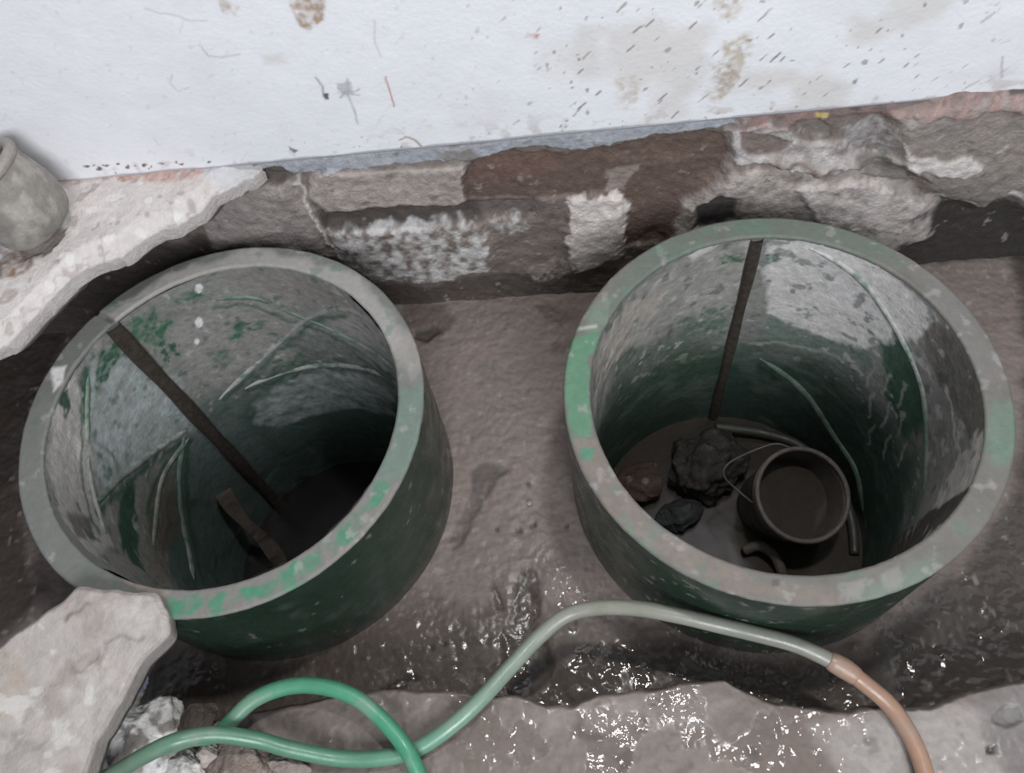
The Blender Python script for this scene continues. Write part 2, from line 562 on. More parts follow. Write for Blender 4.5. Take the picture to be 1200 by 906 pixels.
# painted skirting remains: grey-blue in the middle, red at the sides
pt.poly(W((300, 184), (480, 174), (660, 156), (852, 134), (866, 146), (760, 161), (690, 178), (640, 172), (600, 176), (556, 186), (470, 192), (330, 204), (296, 200)), (.40, .41, .45), .003, .010, 45, .95, .006)
pt.poly(W((515, 178), (550, 172), (560, 186), (530, 194)), (.26, .235, .22), .004, .01, 45, .9)
pt.poly(W((-60, 205), (250, 183), (300, 180), (300, 192), (240, 202), (-60, 226)), (.33, .19, .16), .003, .008, 45, .9, .004)
pt.poly(W((862, 132), (950, 120), (1220, 92), (1220, 114), (1100, 124), (1000, 138), (900, 150), (870, 148)), (.31, .205, .19), .004, .014, 45, .8, .004, grain=.7, gscale=60)
pt.poly(W((955, 132), (972, 134), (970, 139), (958, 138)), (.62, .48, .16), .001, .003, 60, .9)
pt.poly(W((1020, 115), (1062, 110), (1062, 118), (1022, 122)), (.18, .17, .16), .003, .006, 60, .8)
pt.poly(W((1178, 98), (1210, 94), (1210, 102), (1180, 103)), (.09, .08, .08), .002, .004, 60, .9)
pt.line(W((345, 205), (362, 240), (378, 268), (388, 290)), (.52, .48, .45), .0028, soft=.003, warp=.012, h=.004)
pt.poly(W((300, 200), (330, 195), (345, 205), (330, 215), (310, 212)), (.10, .08, .07), .003, .01, 40, 1, -.015)
pt.speck((.45, .42, .40), 50, .69, 51, None, .08, .4, 4)
pt.speck((.07, .06, .052), 45, .66, 52, None, .10, .5, 4)
V = (WK - pt.h + .004)[:, None]*WN + P2[:, :1]*WD + np.stack([0*pt.h, 0*pt.h, P2[:, 1]], 1)
struct(link('wall_foundation', raw_mesh('wall_foundation', V, grid_faces(len(S), len(Z)), pt.C), M_FOUND))


# ---------------- pit floor
def G(*pts, z=0.0):
    return [tuple(at(x, y, z)[:2]) for x, y in pts]


X = np.concatenate([np.linspace(-2.9, -1.25, 40, endpoint=False), np.linspace(-1.25, 1.2, 560, endpoint=False), np.linspace(1.2, 2.9, 40)])
Y = np.concatenate([np.linspace(-.5, .08, 20, endpoint=False), np.linspace(.08, 1.45, 300, endpoint=False), np.linspace(1.45, 1.75, 8)])
XX, YY = np.meshgrid(X, Y, indexing='ij')
P2 = np.stack([XX.ravel(), YY.ravel()], 1)
pt = Paint(P2, (.172, .140, .125))
pt.C *= (1 + .30*(fbm(P2, 7, 4, 61)-.5))[:, None]
pt.h += .010*(fbm(P2, 6, 3, 62)-.5) + .004*(fbm(P2, 40, 3, 63)-.5)
MUDC = (.098, .076, .063)
pt.poly(G((170, 690), (420, 700), (560, 700), (600, 690), (680, 720), (830, 760), (1010, 745), (1100, 700), (1130, 900), (170, 960)), MUDC, .03, .05, 14, .85)
pt.poly(G((420, 745), (500, 690), (560, 720), (640, 800), (520, 830), (440, 830)), (.11, .09, .078), .02, .04, 20, .6)
pt.poly(G((650, 740), (720, 722), (800, 750), (860, 790), (700, 830), (650, 800)), (.12, .10, .088), .015, .03, 20, .7, .004, grain=.6, gscale=40)
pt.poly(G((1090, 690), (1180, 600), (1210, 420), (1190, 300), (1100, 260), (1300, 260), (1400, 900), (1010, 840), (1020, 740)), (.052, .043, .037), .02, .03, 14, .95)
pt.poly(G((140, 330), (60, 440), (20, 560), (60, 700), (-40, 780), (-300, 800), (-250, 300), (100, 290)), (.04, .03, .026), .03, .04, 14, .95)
pt.poly(G((170, 750), (250, 775), (340, 790), (340, 830), (160, 860)), (.10, .082, .07), .02, .03, 14, .8)
REDM = (.105, .078, .07)
pt.poly(G((478, 352), (520, 356), (535, 375), (515, 398), (488, 392), (470, 380)), REDM, .01, .02, 30, .8)
pt.poly(G((484, 386), (505, 380), (516, 388), (505, 398), (486, 398)), (.05, .038, .034), .004, .01, 40, .9, -.006)
pt.poly(G((628, 356), (655, 362), (678, 372), (660, 382), (640, 372)), REDM, .006, .015, 35, .8)
pt.poly(G((645, 400), (672, 398), (672, 412), (650, 414)), REDM, .006, .015, 35, .7)
pt.poly(G((560, 425), (580, 420), (585, 445), (565, 450)), (.13, .115, .105), .008, .02, 35, .6)
# scrapes and footprints pressed into the mud
FP = (.085, .07, .063)
a_ = G((552, 552), (566, 543), (583, 542), (597, 549), (586, 560), (572, 582), (556, 610), (542, 640), (530, 644), (524, 628), (540, 604), (552, 578))
pt.poly(a_, FP, .004, .006, 40, .9, -.004, hs=.010)
pt.line(G((553, 552), (551, 578), (538, 606), (528, 628)), (.145, .12, .108), .0015, soft=.003, warp=.006, amt=.7)
pt.line(G((575, 560), (556, 592), (538, 622)), (.115, .095, .085), .006, soft=.006, warp=.008, amt=.6)
b_ = G((606, 678), (617, 663), (628, 666), (636, 682), (634, 714), (626, 742), (610, 748), (600, 730), (602, 700))
pt.poly(b_, (.062, .048, .042), .004, .008, 40, .95, -.004, hs=.012)
pt.poly(G((574, 678), (582, 684), (590, 704), (590, 720), (582, 716), (578, 698)), (.06, .047, .041), .003, .006, 40, .9, -.003, hs=.008)
pt.poly(G((590, 742), (640, 745), (645, 790), (625, 815), (600, 812), (585, 770)), (.075, .062, .055), .008, .015, 30, .8, -.008)
pt.poly(G((440, 815), (462, 798), (488, 788), (496, 795), (478, 808), (450, 816)), (.05, .038, .032), .003, .006, 40, .9)
for x, y in ((608, 622), (625, 615), (664, 616), (582, 620), (619, 566), (505, 760), (520, 755), (640, 775)):
    pt.poly(G((x-3, y-2), (x+3, y-3), (x+4, y+3), (x-2, y+3)), (.05, .04, .036), .002, .004, 60, .9, -.003)
pt.speck((.30, .27, .25), 60, .77, 66, None, .05, .4)
wet = sstep(.62, .30, P2[:, 1] - .10*P2[:, 0] + .25*(fbm(P2, 9, 4, 67)-.5)) * sstep(.36, .46, fbm(P2, 16, 4, 68))
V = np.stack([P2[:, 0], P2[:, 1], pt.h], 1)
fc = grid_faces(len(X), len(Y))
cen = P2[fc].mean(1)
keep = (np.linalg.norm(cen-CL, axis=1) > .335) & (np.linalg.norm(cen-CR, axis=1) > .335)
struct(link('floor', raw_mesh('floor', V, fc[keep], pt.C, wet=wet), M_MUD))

# ---------------- concrete step in the foreground
STEPZ = .15
edge_px = [(-120, 905), (60, 880), (170, 868), (240, 850), (300, 836), (380, 822), (450, 812), (520, 813), (560, 816), (605, 818), (640, 830), (668, 832), (700, 818), (760, 812), (800, 806), (850, 799), (875, 815), (910, 829), (950, 832), (995, 838), (1020, 832), (1048, 832), (1090, 833), (1120, 822), (1150, 812), (1200, 802), (1300, 785)]
ed = np.array([at(x, y, STEPZ)[:2] for x, y in edge_px])
X = np.concatenate([np.linspace(-2.9, -.75, 50, endpoint=False), np.linspace(-.75, .8, 420, endpoint=False), np.linspace(.8, 2.9, 50)])
ey = np.interp(X, ed[:, 0], ed[:, 1])
ey = ey + .010*(fbm(np.stack([X, 0*X], 1), 25, 4, 71)-.5)
tt = np.concatenate([np.linspace(0, .6, 20, endpoint=False), np.linspace(.6, 1, 110)])
rows_y = [-.55 + (ey+.55)*t for t in tt]
TOP = len(tt)
XX = np.tile(X[:, None], (1, TOP))
YY = np.stack(rows_y, 1)
P2 = np.stack([XX.ravel(), YY.ravel()], 1)
pt = Paint(P2, (.168, .138, .121))
pt.C *= (1 + .30*(fbm(P2, 8, 4, 72)-.5))[:, None]
pt.h += .010*(fbm(P2, 10, 4, 73)-.5) + .004*(fbm(P2, 50, 3, 74)-.5)


def GS(*pts):
    return G(*pts, z=STEPZ)


pt.poly(GS((960, 850), (1010, 836), (1140, 825), (1210, 805), (1210, 930), (1000, 930)), (.30, .275, .26), .02, .03, 20, .8)
pt.poly(GS((1130, 800), (1290, 780), (1290, 930), (1195, 930)), (.14, .125, .12), .01, .02, 20, .7)
pt.poly(GS((1168, 830), (1188, 828), (1198, 845), (1180, 855), (1166, 845)), (.15, .14, .135), .003, .01, 40, .9, -.006)
pt.poly(GS((1155, 875), (1167, 873), (1167, 882), (1156, 883)), (.06, .055, .05), .002, .004, 60, .95, -.006)
pt.poly(GS((450, 812), (540, 816), (560, 845), (470, 855), (420, 850)), (.17, .145, .13), .015, .03, 20, .6)
pt.poly(GS((300, 840), (420, 820), (460, 930), (280, 930)), (.15, .125, .115), .02, .03, 20, .7)
pt.poly(GS((620, 835), (800, 812), (860, 812), (830, 850), (640, 860)), (.25, .22, .205), .015, .03, 20, .6)
pt.speck((.08, .068, .06), 22, .66, 75, None, .1, .5, 3)
V = np.stack([P2[:, 0], P2[:, 1], STEPZ + pt.h], 1).reshape(len(X), TOP, 3)
C = pt.C.reshape(len(X), TOP, 3)
wet = (sstep(.44, .53, fbm(P2, 15, 4, 78))*(1-.6*sstep(.45, .6, P2[:, 0]))).reshape(len(X), TOP)
wet = np.concatenate([wet, np.zeros((len(X), 5))], 1).ravel()
sides = []
for k, (dz, dy) in enumerate(((.004, .004), (.02, .008), (.06, -.002), (.11, .004), (.17, .006))):
    q = V[:, -1].copy()
    q[:, 1] += dy + .006*(fbm(np.stack([X, 0*X+k*.3], 1), 40, 2, 76)-.5)
    q[:, 2] = STEPZ - dz
    sides.append(q)
V = np.concatenate([V, np.stack(sides, 1)], 1)
C = np.concatenate([C, np.tile(C[:, -1:]*.8, (1, 5, 1))], 1)
struct(link('floor_step', raw_mesh('floor_step', V.reshape(-1, 3), grid_faces(len(X), V.shape[1]), C.reshape(-1, 3), wet=wet), M_STEP))

# ---------------- broken plaster floor remnant on the left
LZ = WZ
edge_px = [(-160, 470), (-60, 425), (0, 393), (20, 374), (53, 340), (78, 316), (113, 297), (138, 288), (166, 264), (199, 256), (228, 240), (245, 220), (268, 208), (291, 199), (303, 186)]
ed = np.array([at(x, y, LZ)[:2] for x, y in edge_px])
Sx = ed @ WD[:2]
Ny = ed @ WN[:2]
S = np.concatenate([np.linspace(-2.9, -1.15, 40, endpoint=False), np.linspace(-1.15, Sx[-1], 300)])
en = np.interp(S, Sx, Ny) + .026*(fbm(np.stack([S, 0*S], 1), 30, 4, 81)-.5)
en = np.minimum(en, WK - .002)
tt = np.linspace(0, 1, 110)
NN = (WK+.01) + (en-(WK+.01))[:, None]*tt[None]
SS = np.tile(S[:, None], (1, 110))
P2 = np.stack([SS.ravel(), NN.ravel()], 1)


def LG(*pts):
    o = []
    for x, y in pts:
        q = at(x, y, LZ)
        o.append((float(q @ WD), float(q @ WN)))
    return o


pt = Paint(P2, (.55, .51, .49))
pt.C *= (1 + .22*(fbm(P2, 12, 4, 82)-.5))[:, None]
pt.h += .012*(fbm(P2, 10, 4, 83)-.5) + .003*(fbm(P2, 60, 3, 84)-.5)
ext = (en[:, None] - NN).ravel()*-1
pt.h -= .018*(1-sstep(0, .04, ext))
pt.poly(LG((40, 204), (180, 194), (250, 184), (300, 180), (240, 204), (180, 212), (120, 210), (50, 222)), (.38, .22, .19), .004, .012, 45, .85, grain=.6)
pt.poly(LG((150, 205), (235, 195), (232, 210), (170, 218)), (.50, .33, .29), .006, .014, 45, .6, grain=.5)
pt.poly(LG((235, 200), (300, 186), (300, 200), (250, 218)), (.46, .47, .50), .006, .012, 45, .7)
pt.poly(LG((55, 262), (78, 268), (68, 284), (50, 298), (30, 305), (20, 290)), (.25, .21, .195), .004, .012, 45, .9, -.006)
pt.poly(LG((0, 300), (30, 290), (45, 305), (20, 325), (0, 322)), (.22, .15, .11), .006, .014, 45, .85, grain=.5)
pt.poly(LG((-40, 310), (6, 310), (4, 326), (-40, 330)), (.13, .10, .09), .006, .01, 45, .9)
pt.line(LG((0, 378), (40, 345), (80, 310), (125, 290)), (.24, .21, .20), .0012, soft=.003, warp=.03, amt=.7)
pt.line(LG((30, 335), (65, 312), (100, 299)), (.30, .27, .26), .0008, soft=.003, warp=.03, amt=.6)
pt.line(LG((165, 250), (200, 236), (235, 215)), (.30, .27, .25), .0008, soft=.003, warp=.03, amt=.6)
pt.speck((.30, .25, .23), 55, .68, 86, None, .05, .6)
pt.speck((.68, .65, .64), 40, .64, 87, None, .06, .6)
top = (pt.h + LZ).reshape(len(S), 110)
C = pt.C.reshape(len(S), 110, 3)


def wn(s, n, z):
    return s[..., None]*WD + n[..., None]*WN + np.stack([0*s, 0*s, z], -1)


V = wn(SS, NN, top)
add, addc = [], []
for k, (dz, dn) in enumerate(((.006, -.003), (.018, .004), (.03, -.002), (.042, .012), (.055, .03), (.07, .08))):
    s = S
    n = np.minimum(en + dn + .012*(fbm(np.stack([S, 0*S+k*.2], 1), 35, 3, 88)-.5), WK+.02)
    add.append(wn(s, n, top[:, -1]-dz))
    addc.append(np.tile(np.array((.50, .46, .44) if k < 3 else (.20, .165, .15)), (len(S), 1)))
V = np.concatenate([V, np.stack(add, 1)], 1)
C = np.concatenate([C, np.stack(addc, 1)], 1)
struct(link('floor_remnant', raw_mesh('floor_remnant', V.reshape(-1, 3), grid_faces(len(S), V.shape[1], flip=True), C.reshape(-1, 3)), M_PLASTER))


# ================================================================== THE TWO RINGS
NT = 640


def ring(c, label, paint_in, paint_rim, paint_out, depth, seam_deg, seam_w, ribs, seed):
    t = thing('well_ring', (c[0], c[1], 0), label, 'well ring')
    th = np.linspace(-np.pi/2, 1.5*np.pi, NT, endpoint=False)
    o3 = np.array([c[0], c[1], 0])
    # outer wall
    z = np.linspace(RIMZ-.006, -.07, 90)
    TH, ZZ = np.meshgrid(th, z, indexing='ij')
    p = Paint(np.stack([TH.ravel()*RO, ZZ.ravel()], 1), (.013, .030, .020))
    paint_out(p)
    r = RO - .004*(RIMZ-ZZ.ravel())/.35 + p.h + .002*(fbm(np.stack([np.cos(TH.ravel()), np.sin(TH.ravel()), ZZ.ravel()], 1), 5, 3, seed)-.5)
    V = np.stack([r*np.cos(TH.ravel()), r*np.sin(TH.ravel()), ZZ.ravel()], 1) + o3
    child('outer_wall', V, grid_faces(NT, 90, True, True), p.C, M_OUT, t)
    # rim: flat top with two softened edges
    prof = [(RO-.0005, -.008), (RO+.0005, -.004), (RO-.001, -.0015), (RO-.004, 0)] + [(RO-.004-k*(RO-RI-.008)/22, 0) for k in range(1, 22)] + [(RI+.004, 0), (RI+.001, -.0015), (RI-.0005, -.004), (RI, -.008)]
    prof = np.array(prof)
    nr = len(prof)
    TH, RR = np.meshgrid(th, prof[:, 0], indexing='ij')
    ZZ = np.tile(prof[:, 1], (NT, 1))
    xy = np.stack([RR.ravel()*np.cos(TH.ravel())+c[0], RR.ravel()*np.sin(TH.ravel())+c[1]], 1)
    p = Paint(xy, (.27, .27, .25))
    paint_rim(p)
    wob = .0022*(fbm(np.stack([np.cos(TH.ravel()), np.sin(TH.ravel()), 0*RR.ravel()], 1), 14, 4, seed+3)-.5)
    e = np.sign(RR.ravel()-(RO+RI)/2)
    rr = RR.ravel() + wob*e
    V = np.stack([rr*np.cos(TH.ravel())+c[0], rr*np.sin(TH.ravel())+c[1], RIMZ+ZZ.ravel()+p.h], 1)
    child('rim', V, grid_faces(NT, nr, True), p.C, M_RIM, t)
    # inner wall
    nz = 260
    z = np.linspace(RIMZ-.006, depth-.04, nz)
    TH, ZZ = np.meshgrid(th, z, indexing='ij')
    p = Paint(np.stack([TH.ravel()*RI, ZZ.ravel()], 1), (.22, .22, .205))
    p3 = np.stack([np.cos(TH.ravel())*RI, np.sin(TH.ravel())*RI, ZZ.ravel()], 1)
    p.C *= (1 + .3*(fbm(p3, 12, 4, seed+5)-.5))[:, None]
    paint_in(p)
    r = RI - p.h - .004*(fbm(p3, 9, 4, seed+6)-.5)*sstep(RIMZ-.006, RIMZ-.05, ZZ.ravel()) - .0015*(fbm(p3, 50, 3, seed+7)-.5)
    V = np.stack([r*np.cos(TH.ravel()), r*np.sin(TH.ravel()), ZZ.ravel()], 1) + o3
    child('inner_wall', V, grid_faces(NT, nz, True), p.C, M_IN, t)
    # seam strip down the inside
    zz = np.linspace(RIMZ-.004, depth-.02, 60)
    a0 = math.radians(seam_deg)
    hw = seam_w/2/RI
    rows = []
    for da, rr in ((-hw*1.15, RI+.004), (-hw, RI-.008), (-hw*.5, RI-.010), (hw*.5, RI-.010), (hw, RI-.008), (hw*1.15, RI+.004)):
        a = a0 + da + .004*np.sin(zz*23+da*40)
        rows.append(np.stack([c[0]+rr*np.cos(a), c[1]+rr*np.sin(a), zz], 1))
    V = np.stack(rows, 0)
    child('seam_strip', V.reshape(-1, 3), grid_faces(6, 60, flip=False), np.tile(np.array((.05, .04, .033)), (360, 1)), M_SEAM, t)
    # raised ribs moulded on the lining
    for pts, rad, colr in ribs:
        q = np.array([cyl(x, y, c) for x, y in pts])
        q[:, 0] = np.unwrap(q[:, 0])
        q[:, 1] = np.minimum(q[:, 1], RIMZ-.022)
        s = spline(q, 70)
        path = np.stack([c[0]+(RI+rad*.25)*np.cos(s[:, 0]), c[1]+(RI+rad*.25)*np.sin(s[:, 0]), s[:, 1]], 1)
        rr = rad*(.85+.5*(fbm(path, 40, 3, seed+8)-.3))
        rr *= sstep(0, .12, np.linspace(0, 1, 70))*sstep(1, .9, np.linspace(0, 1, 70))*.5+.5
        V, f, m = tube(path, rr, 14)
        u = np.repeat(np.linspace(0, 1, m), 14)[:, None]
        ca, cb = np.array(colr[0], float), np.array(colr[1], float)
        C = ca*(1-u) + cb*u
        g = (.75*sstep(.46, .66, fbm(V, 70, 4, seed+9)))[:, None]
        C = C*(1-g) + np.array((.06, .12, .09))*g
        child('rib', V, f, C, M_IN, t)
    return t


GRN = (.045, .13, .075)
DGR = (.022, .055, .038)
GREY = (.30, .285, .265)
PALE = (.36, .345, .325)


def IL(*pts):
    q = np.array([cyl(x, y, CL) for x, y in pts])
    q[:, 0] = np.where(q[:, 0] < -2.6, q[:, 0], q[:, 0])
    return np.stack([q[:, 0]*RI, q[:, 1]], 1)


def IR(*pts):
    q = np.array([cyl(x, y, CR) for x, y in pts])
    return np.stack([q[:, 0]*RI, q[:, 1]], 1)


def left_in(p):
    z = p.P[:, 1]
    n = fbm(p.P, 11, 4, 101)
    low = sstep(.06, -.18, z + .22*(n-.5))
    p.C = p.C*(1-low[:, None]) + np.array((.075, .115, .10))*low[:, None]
    p.poly(IL((105, 430), (135, 410), (190, 440), (235, 500), (170, 540), (125, 590), (112, 560)), (.33, .37, .365), .02, .03, 25, .9, grain=.4, gscale=50)
    p.poly(IL((205, 380), (245, 355), (330, 358), (350, 380), (290, 430), (250, 455), (215, 420)), (.27, .26, .245), .015, .03, 25, .8, grain=.3)
    p.poly(IL((60, 470), (90, 440), (105, 500), (112, 590), (135, 640), (110, 650), (75, 610), (58, 540)), (.42, .40, .375), .01, .02, 30, .85)
    p.poly(IL((80, 600), (108, 605), (112, 630), (90, 630)), (.10, .085, .075), .008, .012, 35, .8)
    p.poly(IL((420, 365), (455, 385), (462, 425), (430, 405), (390, 380)), (.32, .30, .29), .01, .02, 30, .7)
    p.poly(IL((250, 325), (330, 318), (400, 350), (440, 385), (380, 365), (300, 345)), (.24, .215, .20), .008, .02, 30, .7)
    p.poly(IL((300, 470), (345, 442), (420, 440), (462, 460), (462, 490), (400, 480), (330, 500), (300, 495)), (.36, .39, .385), .012, .03, 30, .85, grain=.5, gscale=50)
    p.poly(IL((152, 375), (178, 362), (200, 378), (190, 402), (165, 405), (152, 395)), GRN, .008, .022, 45, .95, grain=.5)
    p.poly(IL((112, 425), (135, 400), (152, 415), (135, 430), (118, 450), (112, 470)), (.03, .085, .05), .006, .018, 45, .95, grain=.4)
    p.poly(IL((68, 470), (76, 455), (82, 480), (76, 492)), (.02, .05, .035), .004, .01, 45, .95)
    p.poly(IL((98, 430), (104, 430), (106, 500), (100, 505)), (.03, .09, .055), .004, .010, 45, .9)
    p.poly(IL((268, 385), (290, 372), (308, 382), (295, 395), (272, 398)), GRN, .006, .02, 50, .8, grain=.8)
    p.poly(IL((245, 420), (262, 408), (275, 418), (262, 432), (248, 432)), GRN, .006, .02, 50, .7, grain=.8)
    p.poly(IL((200, 348), (225, 335), (250, 338), (240, 346), (210, 354)), GRN, .005, .016, 50, .8, grain=.8)
    p.poly(IL((180, 405), (200, 395), (212, 415), (200, 425)), (.04, .10, .065), .006, .02, 60, .8, grain=1)
    p.poly(IL((142, 575), (158, 560), (160, 620), (172, 670), (150, 660), (140, 620)), (.025, .07, .045), .008, .012, 40, .95)
    p.poly(IL((178, 560), (205, 560), (210, 620), (190, 665), (175, 620)), (.12, .10, .085), .01, .015, 35, .8)
    p.poly(IL((178, 650), (198, 645), (200, 680), (182, 690)), (.24, .20, .17), .006, .014, 45, .8, grain=.6)
    p.poly(IL((125, 640), (150, 650), (165, 675), (130, 665)), (.25, .23, .215), .006, .014, 45, .8)
    RIB_SHADE = (.03, .075, .05)  # dark green shade painted into the lining colour alongside the ribs
    p.line(IL((262, 470), (296, 440), (330, 408), (362, 381), (405, 370)), RIB_SHADE, .006, soft=.008, warp=.012, amt=.75)
    p.line(IL((255, 359), (300, 357), (356, 381), (415, 408), (460, 442)), RIB_SHADE, .005, soft=.007, warp=.012, amt=.7)
    p.poly(IL((285, 466), (340, 444), (410, 436), (462, 452), (462, 440), (410, 424), (350, 418), (300, 440)), RIB_SHADE, .008, .022, 35, .7, grain=.5)
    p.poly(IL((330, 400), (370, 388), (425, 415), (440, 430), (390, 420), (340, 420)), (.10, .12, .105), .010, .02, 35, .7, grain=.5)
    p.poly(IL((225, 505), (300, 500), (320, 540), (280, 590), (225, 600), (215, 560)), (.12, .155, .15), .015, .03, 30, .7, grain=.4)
    p.line(IL((116, 604), (168, 552), (222, 516)), RIB_SHADE, .008, soft=.008, warp=.012, amt=.8)
    p.line(IL((222, 520), (217, 571), (227, 639), (236, 680)), RIB_SHADE, .008, soft=.008, warp=.010, amt=.8)
    p.line(IL((216, 518), (186, 560), (172, 600)), RIB_SHADE, .007, soft=.008, warp=.010, amt=.8)
    p.line(IL((97, 432), (95, 500), (104, 590), (118, 628)), RIB_SHADE, .004, soft=.006, warp=.012, amt=.8)
    for x, y, s in ((233, 378, 5), (233, 337, 5), (231, 400, 3)):
        p.poly(IL(*[(x+s*math.cos(q), y+s*1.2*math.sin(q)) for q in np.linspace(0, 5.6, 9)]), (.7, .69, .68), .0015, .002, 60)
    up = sstep(-.15, .0, z)
    p.speck((.45, .44, .42), 50, .66, 103, up, .10, .5, 4)
    p.speck((.04, .085, .06), 38, .62, 104, up, .12, .6, 4)
    p.h += .004*sstep(.5, .7, fbm(p.P*np.array([1, .5]), 12, 3, 105))


def right_in(p):
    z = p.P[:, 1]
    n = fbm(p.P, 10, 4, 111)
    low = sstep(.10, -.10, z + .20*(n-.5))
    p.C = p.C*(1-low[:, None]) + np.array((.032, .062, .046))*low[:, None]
    th = p.P[:, 0]/RI
    p.poly(IR((900, 284), (960, 278), (1030, 314), (1090, 362), (1098, 376), (1075, 402), (1062, 400), (1045, 385), (1038, 405), (1010, 410), (975, 398), (935, 384), (896, 368)), (.56, .54, .53), .006, .014, 40, 1)
    p.poly(IR((860, 285), (880, 282), (870, 350), (840, 372), (790, 380), (770, 400), (720, 420), (705, 400), (745, 345), (800, 305)), (.33, .315, .295), .012, .03, 30, .9, grain=.4, gscale=50)
    p.poly(IR((806, 300), (845, 280), (840, 288), (812, 306)), (.55, .53, .51), .003, .006, 40, .9)
    p.poly(IR((695, 430), (705, 400), (735, 360), (780, 340), (765, 375), (735, 410), (705, 450), (695, 480)), (.40, .35, .31), .006, .022, 50, .9, grain=.9, gscale=70)
    p.poly(IR((838, 300), (868, 296), (868, 308), (845, 310)), GRN, .004, .012, 55, .85, grain=.7)
    p.poly(IR((895, 296), (915, 294), (915, 306), (898, 308)), GRN, .004, .012, 55, .9, grain=.7)
    p.poly(IR((895, 368), (935, 384), (980, 400), (1025, 412), (1020, 430), (960, 420), (895, 400)), (.14, .19, .16), .012, .02, 40, .9, grain=.5)
    p.poly(IR((800, 370), (850, 355), (862, 380), (840, 405), (790, 400)), (.08, .14, .105), .015, .03, 40, .7, grain=.6)
    p.line(IR((880, 402), (930, 405), (1000, 425)), (.34, .34, .32), .004, soft=.006, warp=.01, amt=.7)
    p.poly(IR((1095, 375), (1130, 400), (1154, 455), (1160, 500), (1140, 520), (1110, 470), (1085, 420), (1080, 400)), (.15, .135, .125), .006, .018, 40, 1)
    p.poly(IR((1030, 400), (1060, 402), (1075, 440), (1085, 500), (1060, 520), (1040, 470)), (.03, .085, .055), .01, .02, 40, .9)
    p.line(IR((1102, 450), (1115, 480), (1118, 510), (1125, 540)), (.46, .43, .41), .006, soft=.006, warp=.022, amt=.9)
    p.poly(IR((1125, 540), (1145, 510), (1158, 500), (1156, 545), (1130, 580), (1100, 620), (1085, 610), (1100, 575)), (.46, .43, .40), .006, .03, 45, .95, grain=.3, gscale=60)
    p.poly(IR((1150, 560), (1120, 597), (1080, 635), (1030, 662), (1040, 640), (1090, 600)), (.05, .042, .038), .004, .008, 45, .95)
    p.line(IR((882, 424), (932, 464), (968, 516), (993, 556), (1002, 604)), (.018, .035, .025), .008, soft=.010, warp=.012, amt=.8)
    p.line(IR((915, 425), (965, 450), (1005, 500), (1030, 560)), (.10, .13, .11), .006, soft=.008, warp=.02, amt=.6)
    p.poly(IR((720, 425), (800, 395), (840, 410), (835, 470), (760, 500), (710, 500)), (.05, .085, .055), .02, .03, 30, .6, grain=.4)
    for k in range(9):
        x, y = 1025 + (k % 3)*18, 425 + k*12
        p.line(IR((x, y), (x-9, y+26)), (.35, .37, .35), .003, soft=.003, warp=.012, amt=.8)
    p.speck((.45, .44, .42), 45, .66, 113, sstep(-.1, .05, z), .03, .6, 3)
    p.speck((.10, .13, .11), 14, .52, 114, sstep(.05, -.1, z), .2, .6, 4)
    p.speck((.07, .09, .075), 42, .66, 115, sstep(-.05, .1, z), .08, .6, 4)


def GR(*pts):
    return G(*pts, z=RIMZ)


RG = (.055, .19, .115)


def left_rim(p):
    p.C[:] = (.14, .145, .132)
    p.C *= (1 + .25*(fbm(p.P, 16, 4, 121)-.5))[:, None]
    p.poly(GR((118, 372), (190, 325), (300, 288), (420, 325), (480, 400), (465, 420), (410, 350), (310, 312), (210, 335), (150, 376)), (.29, .275, .26), .01, .015, 30, .9)
    p.poly(GR((470, 380), (492, 395), (500, 430), (480, 445), (465, 425)), (.24, .225, .205), .01, .015, 30, .8)
    p.poly(GR((462, 455), (500, 450), (492, 520), (480, 560), (440, 570), (466, 500)), (.12, .17, .14), .01, .015, 30, .85)
    p.poly(GR((440, 560), (470, 570), (440, 640), (350, 700), (250, 730), (195, 730), (195, 690), (330, 660)), (.175, .163, .15), .01, .015, 30, .8)
    for q in (((428, 590), (440, 566), (455, 564), (452, 580), (436, 598), (420, 606)), ((398, 620), (412, 612), (420, 628), (405, 640), (392, 638)), ((348, 655), (370, 648), (372, 664), (356, 674), (345, 668)), ((276, 690), (305, 682), (328, 676), (318, 692), (290, 704), (272, 702)), ((196, 700), (236, 694), (240, 712), (228, 724), (196, 726)), ((240, 700), (268, 694), (265, 714), (245, 722)), ((330, 668), (345, 664), (342, 690), (328, 696))):
        p.poly(GR(*q), RG, .003, .014, 55, .95, grain=.4, gscale=70)
    p.poly(GR((60, 432), (78, 428), (72, 448), (62, 458)), (.62, .61, .60), .004, .005, 50, .9)
    p.poly(GR((88, 620), (110, 600), (130, 650), (110, 665)), (.13, .18, .15), .01, .015, 30, .6)
    p.line(GR((112, 366), (148, 388)), (.10, .09, .08), .004, soft=.003, warp=.003, h=-.004)
    p.poly(GR((140, 668), (165, 678), (200, 692), (190, 705), (160, 690)), (.27, .22, .18), .004, .01, 40, .8)
    p.speck((.30, .285, .27), 50, .62, 123, None, .10, .5, 4)
    p.speck((.09, .155, .115), 40, .64, 124, None, .10, .5, 4)


